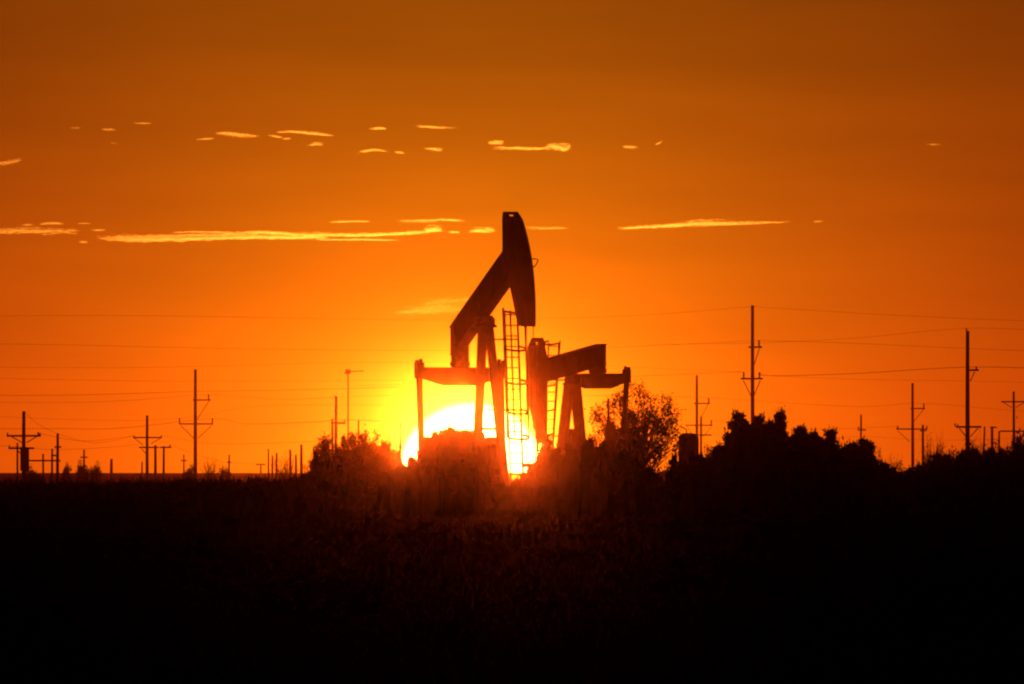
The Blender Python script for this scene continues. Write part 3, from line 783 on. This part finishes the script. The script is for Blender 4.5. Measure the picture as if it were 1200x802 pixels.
# ------------------------------------------------------------------ clouds
def cloud_material(dens, size, seed):
    m = bpy.data.materials.new('cloud_vapour'); m.use_nodes = True; t = m.node_tree; t.nodes.clear()
    v = t.nodes.new('ShaderNodeVolumePrincipled'); o = t.nodes.new('ShaderNodeOutputMaterial')
    v.inputs['Color'].default_value = (1, 1, 1, 1); v.inputs['Anisotropy'].default_value = .975
    co = t.nodes.new('ShaderNodeTexCoord'); mp_ = t.nodes.new('ShaderNodeMapping')
    mp_.inputs['Scale'].default_value = (1 / 11.0, 1 / 60.0, 1 / 3.6); mp_.inputs['Location'].default_value = (seed * 3.7, 0, 0); mp_.inputs['Rotation'].default_value = (0, R(-5), 0)
    t.links.new(co.outputs['Object'], mp_.inputs[0])
    n = t.nodes.new('ShaderNodeTexNoise'); n.inputs['Scale'].default_value = 1.0; n.inputs['Detail'].default_value = 4.0; n.inputs['Roughness'].default_value = .65
    t.links.new(mp_.outputs[0], n.inputs['Vector'])
    r_ = t.nodes.new('ShaderNodeMapRange'); r_.interpolation_type = 'SMOOTHSTEP'
    r_.inputs['From Min'].default_value = .34; r_.inputs['From Max'].default_value = .66; r_.inputs['To Min'].default_value = .08 * dens; r_.inputs['To Max'].default_value = dens * 1.7
    t.links.new(n.outputs['Fac'], r_.inputs['Value']); t.links.new(r_.outputs[0], v.inputs['Density'])
    t.links.new(v.outputs[0], o.inputs['Volume'])
    m.cycles.volume_step_rate = max(.02, min(1.0, 5.0 / (size * .1)))
    return m


CLOUD_D = 30000.0
CM = {'b': .027, 'm': .018, 'f': .0065, 'g': .0013}


def cloud(label, strips, dens='b', seed=1):
    """each strip: (points along the streak (px, py), half thickness px, ragged); a strip is a sheaf of thin fibres"""
    rg = random.Random(seed); m = K * CLOUD_D
    p0 = strips[0][0][0]; org = W(p0[0], p0[1], CLOUD_D)
    b = MB(); yoff = 0.0; K8 = 8
    for pts, th, rag in strips:
        lenpx = max(4.0, pts[-1][0] - pts[0][0])
        path = catrom([Vector((p[0], p[1], 0)) for p in pts], 24)
        fibres = 7 + int(lenpx * .10 + th * 3.4)
        for f_ in range(fibres):
            if f_ < 2: t0, t1 = rg.uniform(-.05, .10), rg.uniform(.9, 1.06)
            else:
                c_ = rg.betavariate(1.6, 1.6) if lenpx > 32 else min(.85, max(.15, rg.gauss(.5, .15))); w_ = rg.uniform(.10, .34) if lenpx > 60 else rg.uniform(.2, .5)
                t0, t1 = max(rg.uniform(-.08, .12), c_ - w_), min(rg.uniform(.88, 1.08), c_ + w_)
            body = 1 - abs(2 * (t0 + t1) / 2 - 1) ** 2 * .7
            off = rg.gauss(0, .46) * th * body if f_ else 0.0
            hh = th * (rg.uniform(.30, .5) if f_ < 2 else rg.uniform(.14, .4)) * (.6 + .4 * body)
            seglen = (t1 - t0) * lenpx
            n = max(6, int(seglen / max(1.3, hh * .9))); s0 = rg.uniform(0, 100); o = len(b.v)
            tilt = rg.gauss(0, .25) * th
            dmax = 0.0
            for i in range(n):
                t = i / (n - 1); g_ = (t0 + (t1 - t0) * t) * (len(path) - 1); k0 = max(0, min(int(g_), len(path) - 2))
                q = path[k0].lerp(path[k0 + 1], g_ - k0); a_px = t * seglen
                env = max(.03, (4 * t * (1 - t)) ** .95)
                f = max(.25, 1 + rag * (1.3 * noise.noise(Vector((a_px / (4 * hh + 4), s0, 0))) + .9 * noise.noise(Vector((a_px / (1.2 * hh + 1), s0, 5)))))
                wob = rag * (.8 * noise.noise(Vector((a_px / (5 * hh + 4), s0, 11))) + .35 * noise.noise(Vector((a_px / (1.5 * hh + 1), s0, 17)))) * th
                h = env * f * hh * m
                dep = h * .6 + 7 * env; dmax = max(dmax, dep)
                c0 = W(q.x, q.y + off + wob + tilt * (t - .5), CLOUD_D + yoff) - org
                for k in range(K8):
                    a = 2 * pi * k / K8
                    b.v.append((c0.x, c0.y + dep * cos(a), c0.z + h * sin(a)))
            for i in range(n - 1):
                for k in range(K8):
                    k2 = (k + 1) % K8
                    b.f.append((o + i * K8 + k, o + i * K8 + k2, o + (i + 1) * K8 + k2, o + (i + 1) * K8 + k))
            b.f.append(tuple(o + k for k in range(K8))[::-1]); b.f.append(tuple(o + (n - 1) * K8 + k for k in range(K8)))
            yoff += 2 * dmax + 2
    size = (max(max(v_[k] for v_ in b.v) - min(v_[k] for v_ in b.v) for k in range(3)))
    ob = b.build('cloud', cloud_material(CM[dens], size, seed)); ob.location = org
    tag(ob, label, 'cloud', 'sunlit streak clouds')


cloud('longest bright streak cloud, left of the tall horse head', [
    ([(112, 278.5), (150, 280), (200, 279), (250, 278), (300, 277), (350, 277.5), (385, 279)], 4.6, .55),
    ([(330, 274.5), (380, 275), (430, 275.5), (480, 273), (520, 271)], 2.4, .6), ([(496, 271), (506, 269.5), (519, 271)], 4.2, .5),
    ([(200, 272.6), (225, 272), (272, 272.4)], 1.2, .7), ([(290, 272), (320, 272.5), (345, 274)], 2.4, .6), ([(370, 281), (420, 281), (470, 281.5)], 1.3, .8)], 'b', 3)
cloud('bright cloud scrap touching the left side of the tall horse head', [([(549, 271.5), (565, 269.5), (582, 270.5)], 2.6, .6), ([(524, 272), (540, 272.5)], 1.2, .8)], 'b', 4)
cloud('streak cloud cut by the left edge, lower row', [([(-30, 271), (0, 271.5), (25, 270.5), (60, 271), (95, 271.5)], 3.0, .7), ([(105, 270), (124, 269.5)], 1.0, .6)], 'b', 5)
cloud('thin cloud just above the left edge streak', [([(45, 262.5), (60, 261.6), (76, 262.6)], 1.5, .5), ([(24, 264), (40, 263)], .9, .8), ([(90, 262), (107, 262)], .7, .8)], 'b', 6)
cloud('tiny scrap at the left tip of the longest streak', [([(92, 283.5), (104, 284)], 1.4, .8)], 'm', 7)
cloud('thin pale cloud above the long streak', [([(385, 260.8), (412, 259.5), (436, 259.8)], 1.5, .5)], 'm', 8)
cloud('soft thin cloud above the long streak near the horse head', [([(466, 259.5), (500, 258.5), (520, 257.5), (545, 259)], 1.9, .5)], 'm', 9)
cloud('faint shreds just right of the tall horse head', [([(612, 266.5), (640, 267.5), (668, 266.8)], 1.3, .9)], 'f', 10)
cloud('long tapering streak cloud right of the horse head', [([(724, 267.5), (750, 266.5), (775, 265.5), (806, 264)], 2.4, .8), ([(758, 266), (778, 265), (805, 263.5), (818, 262.5), (850, 262.3), (885, 261.3), (923, 260)], 2.7, .5)], 'b', 11)
cloud('tiny dot of cloud beyond the right tip of the tapering streak', [([(952, 259.5), (966, 259.5)], .9, .6)], 'm', 12)
cloud('brightest knobbed cloud high above the pumpjack', [([(571, 167.5), (580, 167), (591, 167.5)], 2.8, .5), ([(577, 173), (600, 174), (630, 174), (645, 173)], 2.1, .4), ([(636, 172.5), (652, 172), (660, 173), (669, 172.5)], 4.6, .6)], 'b', 13)
cloud('left blade of the paired upper left clouds', [([(252, 156), (268, 156.5), (285, 158.5), (306, 159.8)], 2.3, .4), ([(313, 158.8), (332, 161.2)], 1.2, .5), ([(330, 163), (342, 162.4)], 1.0, .7)], 'b', 14)
cloud('right blade of the paired upper left clouds', [([(318, 156), (340, 154.5), (365, 156.6), (391, 159)], 2.0, .4)], 'b', 15)
cloud('small cloud below the right blade', [([(359, 170.5), (370, 169), (380, 169.6)], 1.6, .6)], 'm', 16)
cloud('tiny scrap left of the paired blades', [([(228, 163.6), (252, 162.6)], 1.0, .8)], 'm', 17)
cloud('small cloud leftmost of the upper row right of the blades', [([(432, 151.5), (445, 150.5), (454, 151.5)], 1.7, .6)], 'b', 18)
cloud('thin dashed cloud high above the beam', [([(486, 147.6), (505, 149), (538, 150.4)], 1.2, .8)], 'm', 19)
cloud('two-tipped cloud under the small upper one', [([(417, 178.8), (430, 176.6), (442, 175.6), (455, 178)], 1.5, .6)], 'b', 20)
cloud('short scrap right of the two-tipped cloud', [([(461, 178), (475, 179.5)], 1.2, .5)], 'm', 21)
cloud('small cloud left of the brightest knobbed one', [([(495, 173.8), (510, 175.2), (520, 175.6)], 1.6, .5)], 'b', 22)
cloud('small smudge right of the knobbed cloud', [([(728, 171.5), (738, 172), (748, 173.4)], 1.5, .6)], 'm', 23)
cloud('tiny hooked cloud right of the small smudge', [([(767, 169.5), (772, 167.6), (776, 165.2)], 1.4, .6)], 'm', 24)
cloud('lone tiny cloud at the upper right', [([(1084, 169), (1094, 169.5), (1104, 170)], 1.1, .7)], 'm', 25)
cloud('wispy cloud at the upper left edge', [([(-14, 191), (6, 191), (26, 186)], 2.4, .8)], 'm', 26)
cloud('small dash cloud at the upper left', [([(118, 151.8), (137, 152)], 1.3, .5)], 'm', 27)
cloud('faint scrap leftmost in the top row', [([(81, 150.5), (96, 149.5)], 1.2, .8)], 'f', 28)
cloud('faint thin dash highest at the upper left', [([(155, 144), (180, 145)], .9, .6)], 'm', 29)
cloud('faint speck under the small dash', [([(128, 167.5), (140, 168.5)], 1.0, .6)], 'f', 30)
cloud('soft glowing wisp behind the lower walking beam end', [([(460, 367), (490, 364), (520, 362), (565, 361)], 6.0, .3), ([(490, 358), (530, 353), (565, 351)], 5.0, .3)], 'g', 31)

# ------------------------------------------------------------------ haze
hz = MB(); hz.box((0, 0, 11.0), (FAR * 2 + 800, FAR * 2 + 800, 26.0))
hm = bpy.data.materials.new('haze'); hm.use_nodes = True; t = hm.node_tree; t.nodes.clear()
v = t.nodes.new('ShaderNodeVolumePrincipled'); o_ = t.nodes.new('ShaderNodeOutputMaterial')
v.inputs['Color'].default_value = (1.0, .26, .15, 1); v.inputs['Density'].default_value = HAZE_D; v.inputs['Anisotropy'].default_value = HAZE_G
t.links.new(v.outputs[0], o_.inputs['Volume'])
ho = hz.build('haze', hm); tag(ho, 'warm evening haze over the whole field', 'haze', kind='stuff')
